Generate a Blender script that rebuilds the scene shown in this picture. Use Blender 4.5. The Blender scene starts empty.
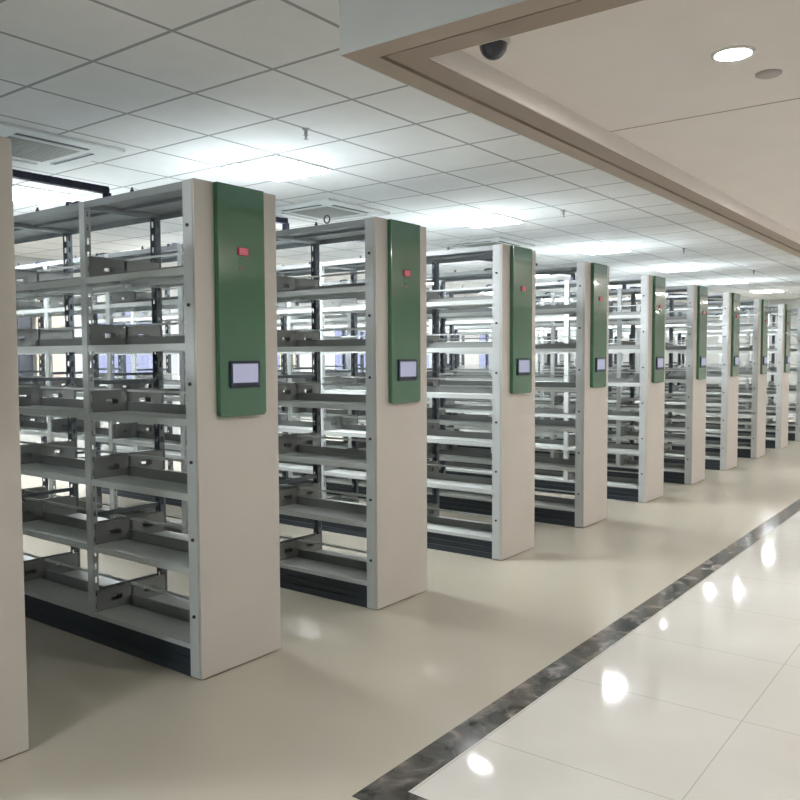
import bpy, bmesh, math, random
from mathutils import Matrix, Vector
random.seed(4)
C = bpy.context.scene.collection
sc = bpy.context.scene

# ------------------------------------------------------------------ materials
def mat(name, col, rough=.5, metal=0.0, spec=.5, coat=0.0, emit=None, es=0.0, noise=0.0, nscale=3.0):
    m = bpy.data.materials.new(name); m.use_nodes = True
    nt = m.node_tree; b = nt.nodes['Principled BSDF']
    b.inputs['Base Color'].default_value = (*col, 1)
    b.inputs['Roughness'].default_value = rough
    b.inputs['Metallic'].default_value = metal
    b.inputs['Specular IOR Level'].default_value = spec
    b.inputs['Coat Weight'].default_value = coat
    b.inputs['Coat Roughness'].default_value = .05; b.inputs['Coat IOR'].default_value = 1.65 if coat > .7 else 1.5
    if emit:
        b.inputs['Emission Color'].default_value = (*emit, 1)
        b.inputs['Emission Strength'].default_value = es
    tc = nt.nodes.new('ShaderNodeTexCoord')
    n = nt.nodes.new('ShaderNodeTexNoise'); n.inputs['Scale'].default_value = nscale
    n.inputs['Detail'].default_value = 3
    nt.links.new(tc.outputs['Object'], n.inputs['Vector'])
    r = nt.nodes.new('ShaderNodeValToRGB')
    k = max(noise, .02)
    r.color_ramp.elements[0].position = .3; r.color_ramp.elements[1].position = .7
    r.color_ramp.elements[0].color = tuple(c*(1-k) for c in col) + (1,)
    r.color_ramp.elements[1].color = tuple(min(1, c*(1+k)) for c in col) + (1,)
    nt.links.new(n.outputs['Fac'], r.inputs['Fac'])
    nt.links.new(r.outputs['Color'], b.inputs['Base Color'])
    return m

M = {}
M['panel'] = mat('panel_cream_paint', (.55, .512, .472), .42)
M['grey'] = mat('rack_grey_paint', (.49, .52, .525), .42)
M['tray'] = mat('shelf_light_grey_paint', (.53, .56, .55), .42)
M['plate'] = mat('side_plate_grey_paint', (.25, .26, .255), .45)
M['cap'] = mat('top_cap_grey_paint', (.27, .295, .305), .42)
M['darkpost'] = mat('rear_post_shaded_grey', (.12, .14, .16), .45)  # rack grey darkened: weaker light on the rear posts is put into the colour
M['base'] = mat('black_base_paint', (.027, .036, .047), .4)
M['green'] = mat('green_gloss_board', (.020, .120, .052), .2, coat=.9)
M['bolt'] = mat('dark_bolt_steel', (.06, .055, .055), .35, metal=.7)
M['bezel'] = mat('screen_bezel', (.012, .02, .045), .3)
M['screen'] = mat('screen_glow', (.10, .10, .16), .3, emit=(.58, .60, .80), es=.068)
M['ledred'] = mat('led_window_red', (.35, .01, .03), .3, emit=(.8, .04, .10), es=.006)
M['leddigit'] = mat('led_digit_glow', (.4, .12, .15), .3, emit=(1, .35, .42), es=.04)
M['printgreen'] = mat('board_print_green', (.01, .22, .10), .4)
M['printred'] = mat('board_print_red', (.22, .07, .07), .4)
M['black'] = mat('black_plastic', (.016, .020, .048), .5)
M['beamwall'] = mat('painted_beam_side', (.52, .55, .56), .6)
M['bandout'] = mat('beige_band_pinkish', (.40, .33, .27), .5)
M['bandin'] = mat('beige_band_brown', (.33, .265, .215), .5)
M['groove'] = mat('band_groove_dark', (.09, .06, .05), .7)
M['lobbyceil'] = mat('lobby_ceiling_paint', (.78, .735, .70), .7)
M['lobbyline'] = mat('lobby_ceiling_joint', (.38, .33, .28), .7)
M['wall'] = mat('wall_paint', (.47, .475, .46), .7)
M['frame'] = mat('window_frame_dark', (.05, .055, .07), .4)
M['framew'] = mat('window_sill_white', (.75, .76, .76), .4)
M['curtain'] = mat('beige_roller_blind', (.50, .45, .38), .8)
M['lampframe'] = mat('lamp_frame_white', (.8, .8, .8), .5)
M['led'] = mat('led_panel_light', (.9, .9, .9), .5, emit=(.95, .985, 1.0), es=15.0)
M['down'] = mat('downlight_light', (.9, .9, .9), .5, emit=(1.0, .95, .90), es=98.0)
M['chrome'] = mat('sprinkler_metal', (.35, .35, .36), .3, metal=.9)
M['acwhite'] = mat('cassette_white', (.66, .69, .68), .5)
M['acgrille'] = mat('cassette_grille', (.40, .42, .40), .7)
M['acslot'] = mat('cassette_slot_dark', (.05, .055, .07), .6)
M['domewhite'] = mat('camera_ring', (.40, .37, .35), .4)
M['dome'] = mat('camera_dome', (.02, .022, .035), .12, coat=.5)

def floor_mat():
    m = mat('beige_vinyl_floor', (.435, .402, .338), .25, spec=.5, noise=.05, nscale=.55)
    return m
M['floor'] = floor_mat()

def marble():
    m = bpy.data.materials.new('dark_speckled_granite'); m.use_nodes = True
    nt = m.node_tree; b = nt.nodes['Principled BSDF']; b.inputs['Roughness'].default_value = .12
    tc = nt.nodes.new('ShaderNodeTexCoord')
    n = nt.nodes.new('ShaderNodeTexNoise'); n.inputs['Scale'].default_value = 7; n.inputs['Detail'].default_value = 8
    n.inputs['Distortion'].default_value = 1.2
    nt.links.new(tc.outputs['Object'], n.inputs['Vector'])
    r = nt.nodes.new('ShaderNodeValToRGB')
    e = r.color_ramp.elements
    e[0].position = .38; e[0].color = (.035, .035, .032, 1)
    e[1].position = .72; e[1].color = (.26, .23, .21, 1)
    x = e.new(.55); x.color = (.10, .095, .088, 1)
    nt.links.new(n.outputs['Fac'], r.inputs['Fac']); nt.links.new(r.outputs['Color'], b.inputs['Base Color'])
    return m
M['granite'] = marble()

def tile_mat(name, colA, colB, line, size, offx, offy, width, rough, bump=False, nscale=1.2, lobby=False):
    """square tiles: a grid of thin lines from object coordinates"""
    m = bpy.data.materials.new(name); m.use_nodes = True
    nt = m.node_tree; L = nt.links; b = nt.nodes['Principled BSDF']; b.inputs['Roughness'].default_value = rough
    tc = nt.nodes.new('ShaderNodeTexCoord'); s = nt.nodes.new('ShaderNodeSeparateXYZ')
    L.new(tc.outputs['Object'], s.inputs[0])
    def mth(op, a, v=None):
        n = nt.nodes.new('ShaderNodeMath'); n.operation = op
        for i, q in enumerate((a, v)):
            if q is None: continue
            if isinstance(q, (int, float)): n.inputs[i].default_value = q
            else: L.new(q, n.inputs[i])
        return n.outputs[0]
    def ln(o, off):
        t = mth('SUBTRACT', o, off); t = mth('DIVIDE', t, size); f = mth('FRACT', t)
        f2 = mth('SUBTRACT', 1.0, f); d = mth('MINIMUM', f, f2)
        return mth('LESS_THAN', d, width/2/size)
    g = mth('MAXIMUM', ln(s.outputs[0], offx), ln(s.outputs[1], offy))
    n = nt.nodes.new('ShaderNodeTexNoise'); n.inputs['Scale'].default_value = nscale; n.inputs['Detail'].default_value = 4
    L.new(tc.outputs['Object'], n.inputs['Vector'])
    r = nt.nodes.new('ShaderNodeValToRGB'); r.color_ramp.elements[0].position = .3; r.color_ramp.elements[1].position = .7
    r.color_ramp.elements[0].color = (*colA, 1); r.color_ramp.elements[1].color = (*colB, 1)
    L.new(n.outputs['Fac'], r.inputs['Fac'])
    mx = nt.nodes.new('ShaderNodeMix'); mx.data_type = 'RGBA'
    L.new(g, mx.inputs[0]); L.new(r.outputs['Color'], mx.inputs[6]); mx.inputs[7].default_value = (*line, 1)
    L.new(mx.outputs[2], b.inputs['Base Color'])
    return m
GX, GY = .979, -.147
M['ceil'] = tile_mat('mineral_ceiling_tiles', (.70, .705, .695), (.73, .735, .725), (.30, .315, .32), .6, GX, GY, .022, .75, nscale=6)
M['lobbyfloor'] = tile_mat('polished_pale_tiles', (.58, .565, .53), (.65, .635, .60), (.46, .44, .41), .8, .3, -1.41, .006, .06, nscale=1.5)

def glass():
    m = bpy.data.materials.new('window_glass'); m.use_nodes = True
    nt = m.node_tree; nt.nodes.clear()
    o = nt.nodes.new('ShaderNodeOutputMaterial'); t = nt.nodes.new('ShaderNodeBsdfTransparent')
    t.inputs[0].default_value = (.9, .93, 1, 1)
    g = nt.nodes.new('ShaderNodeBsdfGlossy'); g.inputs['Roughness'].default_value = .02
    mx = nt.nodes.new('ShaderNodeMixShader'); mx.inputs[0].default_value = .07
    nt.links.new(t.outputs[0], mx.inputs[1]); nt.links.new(g.outputs[0], mx.inputs[2])
    nt.links.new(mx.outputs[0], o.inputs[0])
    return m
M['glass'] = glass()

# ------------------------------------------------------------------ mesh helpers
def bx(bm, x0, x1, y0, y1, z0, z1, mi=0):
    vs = [bm.verts.new(p) for p in ((x0,y0,z0),(x1,y0,z0),(x1,y1,z0),(x0,y1,z0),(x0,y0,z1),(x1,y0,z1),(x1,y1,z1),(x0,y1,z1))]
    for f in ((0,3,2,1),(4,5,6,7),(0,1,5,4),(1,2,6,5),(2,3,7,6),(3,0,4,7)):
        fc = bm.faces.new([vs[i] for i in f]); fc.material_index = mi
def boxes(*bs):
    bm = bmesh.new()
    for b in bs: bx(bm, *b)
    return bm
def cyl(bm, p, r, h, axis='Z', seg=20, r2=None, mi=0):
    """cylinder or cone from p along the axis by h"""
    rot = {'Z': Matrix(), 'X': Matrix.Rotation(math.pi/2, 4, 'Y'), 'Y': Matrix.Rotation(-math.pi/2, 4, 'X')}[axis]
    m = Matrix.Translation(p) @ rot @ Matrix.Translation((0, 0, h/2))
    res = bmesh.ops.create_cone(bm, cap_ends=True, segments=seg, radius1=r, radius2=r if r2 is None else r2, depth=h, matrix=m)
    for v in res['verts']:
        for f in v.link_faces: f.material_index = mi
def lathe(bm, prof, cx, cy, cz, seg=28):
    rings = []
    for r, z in prof:
        rings.append([bm.verts.new((cx+r*math.cos(2*math.pi*k/seg), cy+r*math.sin(2*math.pi*k/seg), cz+z)) for k in range(seg)])
    for a, b in zip(rings, rings[1:]):
        for k in range(seg):
            bm.faces.new((a[k], a[(k+1) % seg], b[(k+1) % seg], b[k]))
    for rg in (rings[0], rings[-1]):
        try: bm.faces.new(rg)
        except ValueError: pass
def tube(bm, pts, r, seg=8):
    prev = None
    for i, p in enumerate(pts):
        p = Vector(p); d = (Vector(pts[min(i+1, len(pts)-1)]) - Vector(pts[max(i-1, 0)])).normalized()
        a = d.cross(Vector((0, 1, .01))).normalized(); b = d.cross(a)
        ring = [bm.verts.new(p + a*r*math.cos(2*math.pi*k/seg) + b*r*math.sin(2*math.pi*k/seg)) for k in range(seg)]
        if prev:
            for k in range(seg): bm.faces.new((prev[k], prev[(k+1) % seg], ring[(k+1) % seg], ring[k]))
        else: bm.faces.new(ring)
        prev = ring
    bm.faces.new(prev)
def bev(bm, w, seg=2, cond=None):
    ed = [e for e in bm.edges if cond is None or cond(e)]
    bmesh.ops.bevel(bm, geom=ed, offset=w, segments=seg, profile=.5, affect='EDGES')
    return bm
def mesh(name, bm, mats, smooth=False):
    bmesh.ops.recalc_face_normals(bm, faces=bm.faces)
    me = bpy.data.meshes.new(name); bm.to_mesh(me); bm.free()
    for m in (mats if isinstance(mats, (list, tuple)) else [mats]): me.materials.append(M[m])
    if smooth:
        for p in me.polygons: p.use_smooth = True
    return me
def put(name, me, parent=None, loc=(0,0,0)):
    o = bpy.data.objects.new(name, me); C.objects.link(o); o.location = loc
    if parent: o.parent = parent
    return o
def tag(o, label, cat, group=None):
    o['label'] = label; o['category'] = cat
    if group: o['group'] = group
    return o
def thing(name, label, cat, loc=(0,0,0), group=None):
    o = bpy.data.objects.new(name, None); C.objects.link(o); o.location = loc; o.empty_display_size = .2
    return tag(o, label, cat, group)
def struct(name, bm, mats, parent=None):
    o = put(name, mesh(name, bm, mats), parent)
    if not parent: o['kind'] = 'structure'
    return o
def dup(root, loc, label, group=None):
    r = root.copy(); C.objects.link(r); r.location = loc; r['label'] = label
    if group: r['group'] = group
    for ch in list(root.children):
        c = ch.copy(); C.objects.link(c); c.parent = r
        for g in list(ch.children):
            d = g.copy(); C.objects.link(d); d.parent = c
    return r

# ------------------------------------------------------------------ room
X0, X1, Y0, Y1, ZC = -6.0, 20.0, -6.0, 8.0, 2.98
BX, BY, BZ, LZ = -.36, -1.225, 2.60, 2.69          # outer corner of the beam, its underside, the lobby ceiling
IX, IY = BX+.222, BY-.215

struct('floor', boxes((X0, X1, BY-.03, Y1, -.08, 0), (X0, BX, Y0, BY-.03, -.08, 0)), 'floor')
gw = .145
struct('floor', boxes((BX, X1, BY-.03-gw, BY-.03, -.08, 0), (BX, BX+gw, Y0, BY-.03-gw, -.08, 0)), 'granite').name = 'trim_1'
struct('floor', boxes((BX+gw, X1, Y0, BY-.03-gw, -.08, 0)), 'lobbyfloor')
struct('ceiling', boxes((X0, X1, BY, Y1, ZC, ZC+.08), (X0, BX, Y0, BY, ZC, ZC+.08)), 'ceil')
struct('ceiling', boxes((IX, X1, Y0, IY, LZ, LZ+.06)), 'lobbyceil')
# beam round the lobby: painted box with a two-tone beige band with a dark groove under it
bm = bmesh.new()
bx(bm, BX, X1, BY-.19, BY, BZ+.03, ZC, 0)
bx(bm, BX, BX+.19, Y0, BY-.19, BZ+.03, ZC, 0)
bx(bm, BX, X1, BY-.004, BY, BZ-.0005, BZ+.03, 0); bx(bm, BX, BX+.004, Y0, BY-.004, BZ-.0005, BZ+.03, 0)
g0, g1 = .098, .114
for a, b, mi, dz in ((.004, g0, 1, 0), (g0, g1, 3, .014), (g1, .222, 2, .004)):
    bx(bm, BX+a, X1, BY-b*.97, BY-a*.97, BZ+dz, BZ+.03, mi)
    bx(bm, BX+a, BX+b, Y0, BY-b*.97, BZ+dz, BZ+.03, mi)
bx(bm, IX-.006, X1, IY-.008, IY+.02, BZ+.006, LZ+.02, 4)
bx(bm, IX-.02, IX+.008, Y0, IY-.008, BZ+.006, LZ+.02, 4)
struct('trim_2', bm, ['beamwall', 'bandout', 'bandin', 'groove', 'lobbyceil'])
struct('trim_3', boxes((1.437, 1.447, Y0, IY, LZ-.0015, LZ+.01)), 'lobbyline')

struct('wall_left', boxes((X0-.15, X0, Y0, Y1, 0, ZC)), 'wall')
struct('wall_right', boxes((X1, X1+.15, Y0, Y1, 0, ZC)), 'wall')
struct('wall_front', boxes((X0, X1, Y0-.15, Y0, 0, ZC)), 'wall')
# window wall
wins = [(-3.4, -1.6), (.2, 2.0), (4.5, 5.74), (7.3, 8.85), (10.0, 11.4), (13.0, 14.2), (15.6, 17.2)]
S, T = 1.15, 2.35
bm = bmesh.new()
bx(bm, X0, X1, Y1, Y1+.2, 0, S); bx(bm, X0, X1, Y1, Y1+.2, T, ZC)
xs = [X0] + [v for w in wins for v in w] + [X1]
for a, b in zip(xs[::2], xs[1::2]): bx(bm, a, b, Y1, Y1+.2, S, T)
struct('wall_back', bm, 'wall')
blinds = {2: .0, 0: .9, 1: .4, 3: .55, 4: 0, 5: .3, 6: .0}
for i, (a, b) in enumerate(wins):
    n = max(2, round((b-a)/.6)); w = .045
    bl = [(a, b, Y1+.06, Y1+.11, S, S+w), (a, b, Y1+.06, Y1+.11, T-w, T), (a, a+w, Y1+.06, Y1+.11, S+w, T-w), (b-w, b, Y1+.06, Y1+.11, S+w, T-w)]
    for k in range(1, n):
        x = a+(b-a)*k/n; bl.append((x-.03, x+.03, Y1+.06, Y1+.11, S+w, T-w))
    wo = struct('window_%d' % (i+1), boxes(*bl), 'frame')
    put('window_sill', mesh('window_sill', boxes((a-.05, b+.05, Y1-.06, Y1+.06, S-.03, S)), 'framew'), wo)
    put('window_pane', mesh('window_pane', boxes((a+w, b-w, Y1+.08, Y1+.086, S+w, T-w)), 'glass'), wo)
# roller blinds hanging in front of the window wall
blind = [(3.60, 4.0, 1.12, 'beige roller blind on the window wall beside a narrow dark strip'),
         (2.55, 2.95, 1.12, 'beige roller blind on the window wall, behind the corner of the first unit'),
         (8.35, 8.80, 1.15, 'beige roller blind covering one end of a window behind the second unit')]
for a, b, z, lb in blind:
    t = thing('roller_blind', lb, 'blind', (a, Y1-.10, z))
    bm = bmesh.new()
    for k in range(14): bx(bm, 0, b-a, (.006 if k % 2 else 0), (.006 if k % 2 else 0)+.006, k*(2.46-z)/14, (k+1)*(2.46-z)/14)
    put('blind_fabric', mesh('blind_fabric', bm, 'curtain'), t)
    bm = bmesh.new(); cyl(bm, (0, .01, 2.47-z), .028, b-a, 'X'); bx(bm, .02, .06, .01, .10, 2.455-z, 2.485-z); bx(bm, b-a-.06, b-a-.02, .01, .10, 2.455-z, 2.485-z)
    put('roller', mesh('roller', bm, 'framew'), t)
struct('trim_4', boxes((3.38, 3.58, Y1-.02, Y1, 1.15, 2.6)), 'frame')
# metal louvre cabinet seen between the racks
t = thing('louvre_cabinet', 'dark ribbed metal cabinet in a pale frame against the window wall', 'cabinet', (5.86, Y1-.30, 0))
put('body', mesh('body', boxes((0, .46, 0, .28, .06, 1.72), (.04, .08, .03, .25, 0, .06), (.38, .42, .03, .25, 0, .06)), 'framew'), t)
bm = boxes((.06, .40, -.012, 0, 1.28, 1.66))
for k in range(9): bx(bm, .07+k*.037, .085+k*.037, -.022, -.012, 1.29, 1.65)
put('louvre_grille', mesh('louvre_grille', bm, 'frame'), t)

# skirting
for nm, b in (('baseboard_back', (X0, X1, Y1-.015, Y1, 0, .1)), ('baseboard_right', (X1-.015, X1, Y0, Y1-.015, 0, .1)), ('baseboard_left', (X0, X0+.015, Y0, Y1-.015, 0, .1))):
    struct(nm, boxes(b), 'beamwall')

# ------------------------------------------------------------------ one mobile shelving unit
H, W, D = 2.410, .532, .49
LEV = [2.0, 1.635, 1.27, .905, .54, .165]
PY = [.058] + [.935+.925*k for k in range(6)]       # seven upright frames -> six bays
LEN = PY[-1] + .03
def ladder(bm, x0, x1, y0, y1, along):
    """perforated flange: two stiles and rungs leave a column of slots; 'along' is the axis across the flange"""
    if along == 'X': a, b, w = x0, x1, (x1-x0)*.30
    else: a, b, w = y0, y1, (y1-y0)*.30
    z0, z1 = .14, H-.005
    for s in ((a, a+w), (b-w, b)):
        if along == 'X': bx(bm, s[0], s[1], y0, y1, z0, z1)
        else: bx(bm, x0, x1, s[0], s[1], z0, z1)
    z = z0
    while z < z1:
        zz = min(z+.040, z1)
        if along == 'X': bx(bm, a+w, b-w, y0, y1, z, zz)
        else: bx(bm, x0, x1, a+w, b-w, z, zz)
        z += .074
def post_mesh(flip):
    bm = bmesh.new()
    bx(bm, 0, .004, -.025, .025, .14, H-.005)                     # outer face
    ladder(bm, .004, .036, -.025, -.022, 'X')
    ladder(bm, .004, .036, .022, .025, 'X')
    if flip:
        for v in bm.verts: v.co.x = -v.co.x
    return bm
front_post = mesh('upright', post_mesh(False), 'grey')
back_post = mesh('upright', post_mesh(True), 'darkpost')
def end_post(flip):
    bm = boxes((0, .004, -.0425, .027, 0.006, H-.002), (.004, .04, .023, .027, .14, H-.002), (.004, .04, -.0425, -.0385, .006, H-.002))
    if flip:
        for v in bm.verts: v.co.x = -v.co.x
    return bm
end_front = mesh('end_upright', end_post(False), 'grey')
end_back = mesh('end_upright', end_post(True), 'grey')
bm = bmesh.new(); cyl(bm, (-.007, 0, 0), .0085, .009, 'X', 12)
bolt_me = mesh('bolt', bm, 'bolt')
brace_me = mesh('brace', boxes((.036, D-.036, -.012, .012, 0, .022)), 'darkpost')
def tray_mesh(L):
    # folded tray: top sheet, deep front lip, rear and side returns, return flange under the lip
    return boxes((0, .205, 0, L, -.004, 0), (0, .004, 0, L, -.034, -.004), (.004, .018, .0, L, -.034, -.031),
                 (.201, .205, 0, L, -.026, -.004), (.004, .201, 0, .003, -.026, -.004), (.004, .201, L-.003, L, -.026, -.004))
def rail_mesh(L):
    return boxes((-.008, .008, 0, L, .112, .118), (-.008, -.006, 0, L, .106, .112), (-.006, .006, 0, .004, -.02, .108), (-.006, .006, L-.004, L, -.02, .108),
                 (-.002, .002, .004, L-.004, -.022, .048, 1), (-.010, -.002, .004, L-.004, .044, .048, 1))
def plate_mesh():
    # upright side plate with two oval slots, folded top edge
    h, t = .115, .003
    sl = [(.105, .180), (.320, .395)]
    z0, z1 = .040, .066
    bs = [(.02, .47, 0, t, -.02, z0), (.02, .47, 0, t, z1, h)]
    e = [.02] + [v for s in sl for v in s] + [.47]
    for a, b in zip(e[::2], e[1::2]): bs.append((a, b, 0, t, z0, z1))
    bs.append((.02, .47, -.008, 0, h-.003, h))
    bm = boxes(*bs)
    for a, b in sl:   # rounded slot ends and a pressed bright lip
        cyl(bm, (a, .0005, (z0+z1)/2), .006, .003, 'Y', 10)
    return bm
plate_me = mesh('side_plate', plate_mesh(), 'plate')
lens = [PY[k+1]-PY[k]-.052 for k in range(6)]
tray_me = {round(L, 4): mesh('shelf', tray_mesh(L), 'tray') for L in lens}
rail_me = {round(L, 4): mesh('back_rail', rail_mesh(L), ['tray', 'plate']) for L in lens}
def cap_mesh(L):
    return boxes((0, D, 0, L, -.004, 0), (0, .004, 0, L, -.036, -.004), (D-.004, D, 0, L, -.036, -.004), (.004, D-.004, 0, .004, -.03, -.004),
                 (.004, D-.004, L-.004, L, -.03, -.004), (.235, .255, .004, L-.004, -.02, -.004))
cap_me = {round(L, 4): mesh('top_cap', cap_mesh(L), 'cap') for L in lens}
bm = bmesh.new(); cyl(bm, (0, 0, 0), .010, .012, 'Z', 12); cyl(bm, (0, 0, .012), .006, .012, 'Z', 10)
knob_me = mesh('top_bolt', bm, 'bolt')
bm = bmesh.new(); bx(bm, -.03, .11, -.012, .012, 0, .006); bx(bm, -.03, -.024, -.012, .012, -.014, 0); bx(bm, .02, .07, -.02, .02, .006, .016)
bracket_me = mesh('top_bracket', bm, 'black')

def end_panel_mesh():
    bm = boxes((0, W, 0, .013, .006, H))
    return bev(bm, .003, 2)
def board_mesh():
    x0, x1, z0, z1, r = .116, .420, 1.274, 2.408, .022
    pts = [(x0, z1), (x0, z0+r)] + [(x0+r-r*math.cos(a*math.pi/12), z0+r-r*math.sin(a*math.pi/12)) for a in range(1, 6)] + [(x0+r, z0)]
    pts += [(x1-r, z0)] + [(x1-r+r*math.sin(a*math.pi/12), z0+r-r*math.cos(a*math.pi/12)) for a in range(1, 6)] + [(x1, z0+r), (x1, z1)]
    bm = bmesh.new()
    f = [bm.verts.new((x, -.030, z)) for x, z in pts]; b = [bm.verts.new((x, 0, z)) for x, z in pts]
    bm.faces.new(f); bm.faces.new(b)
    for k in range(len(pts)): bm.faces.new((f[k], f[(k+1) % len(pts)], b[(k+1) % len(pts)], b[k]))
    bmesh.ops.recalc_face_normals(bm, faces=bm.faces)
    return bev(bm, .003, 2, lambda e: all(abs(v.co.y+.03) < 1e-5 for v in e.verts))

def make_unit(label):
    u = thing('mobile_shelving_unit', label, 'shelving unit', (0, 0, 0), 'mobile shelving units standing in a row')
    p = put('end_panel', mesh('end_panel', end_panel_mesh(), 'panel'), u)
    b = put('control_board', mesh('control_board', board_mesh(), 'green'), p); b['label'] = 'glossy green board'
    s = put('touch_screen', mesh('touch_screen', bev(boxes((.174, .370, -.040, -.030, 1.416, 1.549)), .003, 1), 'bezel'), p)
    put('screen_display', mesh('screen_display', boxes((.189, .354, -.042, -.038, 1.441, 1.535)), 'screen'), p)['label'] = 'lit pale lavender display'
    d = put('counter_window', mesh('counter_window', bev(boxes((.238, .306, -.037, -.030, 2.070, 2.108)), .002, 1), 'ledred'), p); d['label'] = 'small red lit display'
    bm = bmesh.new()
    for k in range(3):
        a = .247+k*.018
        for q in ((a, a+.012, 2.101, 2.104), (a, a+.012, 2.087, 2.090), (a, a+.012, 2.073, 2.076), (a, a+.003, 2.073, 2.104), (a+.009, a+.012, 2.073, 2.104)):
            bx(bm, q[0], q[1], -.039, -.036, q[2], q[3])
    put('counter_digits', mesh('counter_digits', bm, 'leddigit'), p)
    bm = bmesh.new(); vs = [bm.verts.new(q) for q in ((.248, -.032, 2.030), (.248, -.032, 2.052), (.270, -.032, 2.041), (.248, -.030, 2.030), (.248, -.030, 2.052), (.270, -.030, 2.041))]
    for f in ((0, 1, 2), (3, 5, 4), (0, 3, 4, 1), (1, 4, 5, 2), (2, 5, 3, 0)): bm.faces.new([vs[i] for i in f])
    put('arrow_mark', mesh('arrow_mark', bm, 'printgreen'), p)
    put('print_line', mesh('print_line', boxes((.245, .275, -.032, -.030, 2.004, 2.010)), 'printred'), p)
    # black base with a middle ridge and wheels' housing
    bm = boxes((.012, D-.012, .085, LEN-.01, .045, .132), (.0, D, .085, LEN, .132, .14), (.004, D-.004, .085, LEN-.004, .078, .09), (.05, D-.05, .085, LEN-.03, .012, .045), (.002, .022, .085, LEN-.01, .002, .045), (D-.022, D-.002, .085, LEN-.01, .002, .045))
    put('base', mesh('base', bm, 'base'), u)
    ef = put('end_upright', end_front, u, (0, PY[0], 0)); put('end_upright', end_back, u, (D, PY[0], 0))
    for k in range(6): put('bolt', bolt_me, ef, (0, -.008, 2.195-k*.3775))
    for k in range(1, 7):
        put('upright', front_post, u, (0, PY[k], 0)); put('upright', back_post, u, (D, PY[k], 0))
        for z in (.24, .69, 1.42): put('brace', brace_me, u, (0, PY[k], z))
        if k < 6: put('top_bracket', bracket_me, u, (0, PY[k]+.09, H-.0055))
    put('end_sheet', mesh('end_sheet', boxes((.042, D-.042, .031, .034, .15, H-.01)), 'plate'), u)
    for k in range(6):
        y = PY[k]+.026; L = round(lens[k], 4)
        put('top_cap', cap_me[L], u, (0, y, H-.006))
        put('top_bolt', knob_me, u, (.012, y+L/2, H-.006))
        for z in LEV:
            f = put('shelf', tray_me[L], u, (.003, y, z))
            g = put('shelf', tray_me[L], u, (D-.003-.205, y, z))
            put('back_rail', rail_me[L], u, (D/2, y, z))
            put('side_plate', plate_me, f, (-.003, .001, .001))
            put('side_plate', plate_me, f, (-.003, L-.004, .001))
    return u

UX = [0.006, 1.364, 2.885, 4.363, 5.938, 7.456, 8.944, 10.55, 12.129, 13.66, 15.2]
ORD = ['first', 'second', 'third', 'fourth', 'fifth', 'sixth', 'seventh', 'eighth', 'ninth', 'tenth', 'eleventh']
look = ['grey shelving unit with the biggest green-boarded cream end panel, first of the full ones',
        'grey shelving unit with green-boarded end panel just behind the biggest panel']
def unit_label(k):
    if k < 2: return look[k]
    return 'grey shelving unit with green-boarded end panel, %s from the biggest full panel' % ORD[k]
proto = make_unit(look[0])
for k in range(1, len(UX)):
    dup(proto, (UX[k], 0, 0), unit_label(k))
dup(proto, (-1.402, 0, 0), 'shelving unit cut by the picture edge, only a strip of cream end panel showing')

# ------------------------------------------------------------------ cable chains between the tops of the units
allx = [-1.402] + UX
seq = ['the cut-off unit and the first full one'] + ['the %s and %s full units' % (ORD[k], ORD[k+1]) for k in range(len(UX)-1)]
for k in range(len(allx)-1):
    a, b = allx[k]+.44, allx[k+1]+.20
    n = max(8, int((b-a)/.055)); y = 1.0 if k == 0 else .95
    bm = bmesh.new()
    for j in range(n):
        t = j/n; x = a+(b-a)*t; x2 = a+(b-a)*(j+1)/n-.006; z = 2.505 if k == 0 else 2.450+.055*t
        bx(bm, x, x2, -.022, .022, z-.018, z+.018)
        bx(bm, x2-.002, x2+.008, -.015, .015, z-.012, z+.012)
    o = thing('cable_chain', 'black cable chain bridging the tops of %s' % seq[k], 'cable chain', (0, y, 0), 'cable chains over the units')
    put('chain_links', mesh('chain_links', bm, 'black'), o)
    for x in (a-.004, b-.02):
        bm = bmesh.new(); bx(bm, x, x+.03, -.02, .02, H+.006, 2.49 if k == 0 or x > b-.1 else 2.44); bx(bm, x-.02, x+.045, -.028, .028, H-.0005, H+.006)
        put('mounting_foot', mesh('mounting_foot', bm, 'black'), o)
# eye bolt on the second unit's top
bm = bmesh.new(); pts = [(UX[1]-.0+.012, .42+.026*math.cos(t*math.pi/8), H+.030+.024*math.sin(t*math.pi/8)) for t in range(17)]
prev = None
for i in range(16):
    t = i*math.pi/8; c = Vector((0, math.cos(t), math.sin(t)))
    ring = [bm.verts.new(Vector((UX[1]+.03, .42, H+.030)) + c*(.024+.005*math.cos(q*math.pi/3)) + Vector((1, 0, 0))*.005*math.sin(q*math.pi/3)) for q in range(6)]
    if prev:
        for q in range(6): bm.faces.new((prev[q], prev[(q+1) % 6], ring[(q+1) % 6], ring[q]))
    else: first = ring
    prev = ring
for q in range(6): bm.faces.new((prev[q], prev[(q+1) % 6], first[(q+1) % 6], first[q]))
o = put('cable_ring', mesh('cable_ring', bm, 'bolt', True)); tag(o, 'small dark metal cable ring standing on top of the second shelving unit', 'ring')

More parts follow.
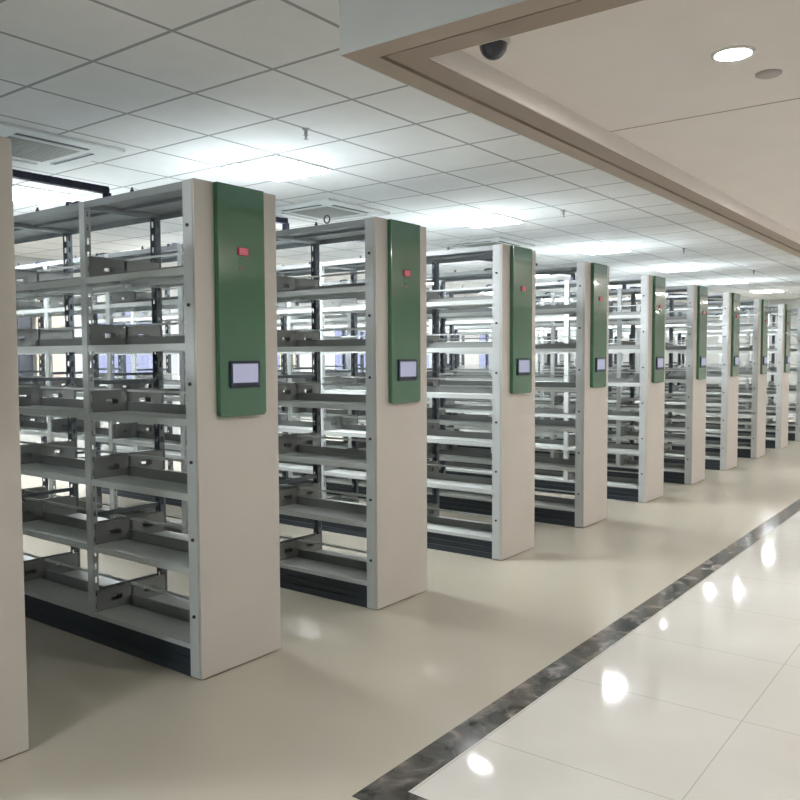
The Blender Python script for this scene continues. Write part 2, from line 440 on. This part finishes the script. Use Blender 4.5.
# ------------------------------------------------------------------ ceiling lights
def panel_light(x, y, label, group):
    t = thing('ceiling_light', label, 'ceiling light', (x, y, ZC), group)
    put('light_frame', lf, t); put('diffuser', ld, t)
lf = mesh('light_frame', boxes((-.298, .298, -.298, -.280, -.012, 0), (-.298, .298, .280, .298, -.012, 0), (-.298, -.280, -.280, .280, -.012, 0), (.280, .298, -.280, .280, -.012, 0)), 'lampframe')
ld = mesh('diffuser', bev(boxes((-.280, .280, -.280, .280, -.020, -.0)), .006, 2), 'led')
RX = GX+.9
for k in range(6):
    panel_light(RX+3*k, GY+1.5, 'square light panel over the unit ends, %s from the lobby beam corner' % ORD[k], 'light panels over the unit ends')
for k in range(6):
    panel_light(GX+.3+3*k, GY+3.9, 'square light panel over the middle of the units, %s of its row' % ORD[k], 'light panels over the middle of the units')
for k in range(6):
    panel_light(GX+.3+3*k, GY+6.3, 'square light panel near the window wall, %s of its row' % ORD[k], 'light panels near the windows')
for x, y, lb in ((-2.721, 1.353, 'square light panel over the open floor before the cut-off unit'), (-4.521, -1.047, 'added light panel out of view behind the viewpoint, brightening the beam side')):  # second panel is added out of view to brighten the beam side
    panel_light(x, y, lb, None)

# ------------------------------------------------------------------ ceiling cassettes
def cassette(x, y, label):
    t = thing('air_conditioner_cassette', label, 'air conditioner', (x, y, ZC), 'ceiling air conditioner cassettes')
    put('face_frame', mesh('face_frame', bev(boxes((-.45, .45, -.45, .45, -.022, 0)), .006, 2), 'acwhite'), t)
    bm = boxes((-.24, .24, -.24, .24, -.026, -.021))
    for k in range(13): bx(bm, -.23, .23, -.228+k*.036, -.214+k*.036, -.031, -.026)
    put('intake_grille', mesh('intake_grille', bm, 'acgrille'), t)
    for q in range(4):
        bm = boxes((-.25, .25, -.345, -.310, -.0245, -.0215))
        bx(bm, -.25, .25, -.313, -.307, -.029, -.0215, 1)
        bmesh.ops.rotate(bm, verts=bm.verts, cent=(0, 0, 0), matrix=Matrix.Rotation(q*math.pi/2, 3, 'Z'))
        put('air_slot', mesh('air_slot', bm, ['acslot', 'acwhite']), t)
cassette(.41, 2.22, 'square white ceiling cassette with dark air slots above the first shelving unit')
cassette(3.43, 2.28, 'square white ceiling cassette whose corner shows above the second shelving unit')
cassette(6.45, 2.28, 'square white ceiling cassette beyond the one above the second unit')

# ------------------------------------------------------------------ sprinklers
bm = bmesh.new(); lathe(bm, [(.001, 0), (.024, 0), (.022, -.006), (.012, -.012), (.010, -.035), (.016, -.040), (.016, -.044), (.006, -.046), (.005, -.062), (.015, -.064), (.015, -.067), (.001, -.068)], 0, 0, 0, 16)
spr = mesh('sprinkler', bm, 'chrome', False)
for k in range(4):
    o = put('sprinkler', spr, None, (1.245+3.6*k, .455, ZC))
    tag(o, 'small pendant sprinkler on the tiled ceiling, %s away from the lobby beam corner' % ORD[k], 'sprinkler', 'sprinklers on the tiled ceiling')

# ------------------------------------------------------------------ lobby ceiling fittings
def downlight(x, y, label):
    t = thing('downlight', label, 'downlight', (x, y, LZ), 'round lobby downlights')
    put('trim_ring', dr, t); put('lamp_disc', dd, t)
bm = bmesh.new(); lathe(bm, [(.060, 0), (.078, 0), (.076, -.006), (.064, -.008), (.060, -.002)], 0, 0, 0, 32)
dr = mesh('trim_ring', bm, 'lampframe', True)
bm = bmesh.new(); cyl(bm, (0, 0, -.005), .061, .005, 'Z', 32)
dd = mesh('lamp_disc', bm, 'down')
downlight(.706, -2.233, 'round bright downlight in the plain lobby ceiling by the dome camera')
n = 1
for j, y in enumerate((-2.233, -4.3)):
    for k in range(7):
        if k == 0: continue
        downlight(.706+2.9*k, y, 'round recessed downlight of the %s lobby row, %s along it' % (('front', 'rear')[j], ORD[k]))
t = thing('dome_camera', 'dark dome security camera under the lobby ceiling near the beam corner', 'security camera', (.035, -1.60, LZ))
bm = bmesh.new(); lathe(bm, [(.001, 0), (.060, 0), (.060, -.016), (.052, -.024), (.001, -.024)], 0, 0, 0, 28)
put('mounting_ring', mesh('mounting_ring', bm, 'domewhite', False), t)
bm = bmesh.new(); lathe(bm, [(.050, -.024)] + [(.050*math.cos(a), -.024-.052*math.sin(a)) for a in (.25, .5, .75, 1.0, 1.25, 1.45)] + [(.001, -.076)], 0, 0, 0, 28)
put('dome_cover', mesh('dome_cover', bm, 'dome', True), t)
bm = bmesh.new(); lathe(bm, [(.001, 0), (.050, 0), (.050, -.006), (.040, -.011), (.001, -.013)], 1.02, -2.285, LZ, 24)
o = put('smoke_detector', mesh('smoke_detector', bm, 'domewhite')); tag(o, 'flat round smoke detector on the lobby ceiling beside the downlight', 'smoke detector')

# ------------------------------------------------------------------ world, camera, view
w = bpy.data.worlds.new('sky'); sc.world = w; w.use_nodes = True
nt = w.node_tree; bg = nt.nodes['Background']
bg.inputs[0].default_value = (.74, .77, 1.0, 1); bg.inputs[1].default_value = .13

f, p, y, r = 817.91, .0534, .9244, -.0039
fw = Vector((math.sin(y)*math.cos(p), math.cos(y)*math.cos(p), -math.sin(p)))
rt = Vector((math.cos(y), -math.sin(y), 0)); up = rt.cross(fw)
rt, up = rt*math.cos(r)+up*math.sin(r), -rt*math.sin(r)+up*math.cos(r)
cd = bpy.data.cameras.new('camera'); co = bpy.data.objects.new('camera', cd); C.objects.link(co)
co.matrix_world = Matrix(((rt.x, up.x, -fw.x, -2.5216), (rt.y, up.y, -fw.y, -3.1103), (rt.z, up.z, -fw.z, 1.5691), (0, 0, 0, 1)))
cd.sensor_width = 36; cd.lens = 36*f/800; cd.clip_start = .05
sc.camera = co
vs = sc.view_settings; vs.view_transform = 'Standard'; vs.look = 'None'; vs.gamma = 1; vs.use_curve_mapping = False; vs.exposure = 2.97
sc.cycles.max_bounces = 8; sc.cycles.diffuse_bounces = 5; sc.cycles.glossy_bounces = 4
sc.cycles.sample_clamp_indirect = 6
try: sc.cycles.use_denoising = True
except Exception: pass
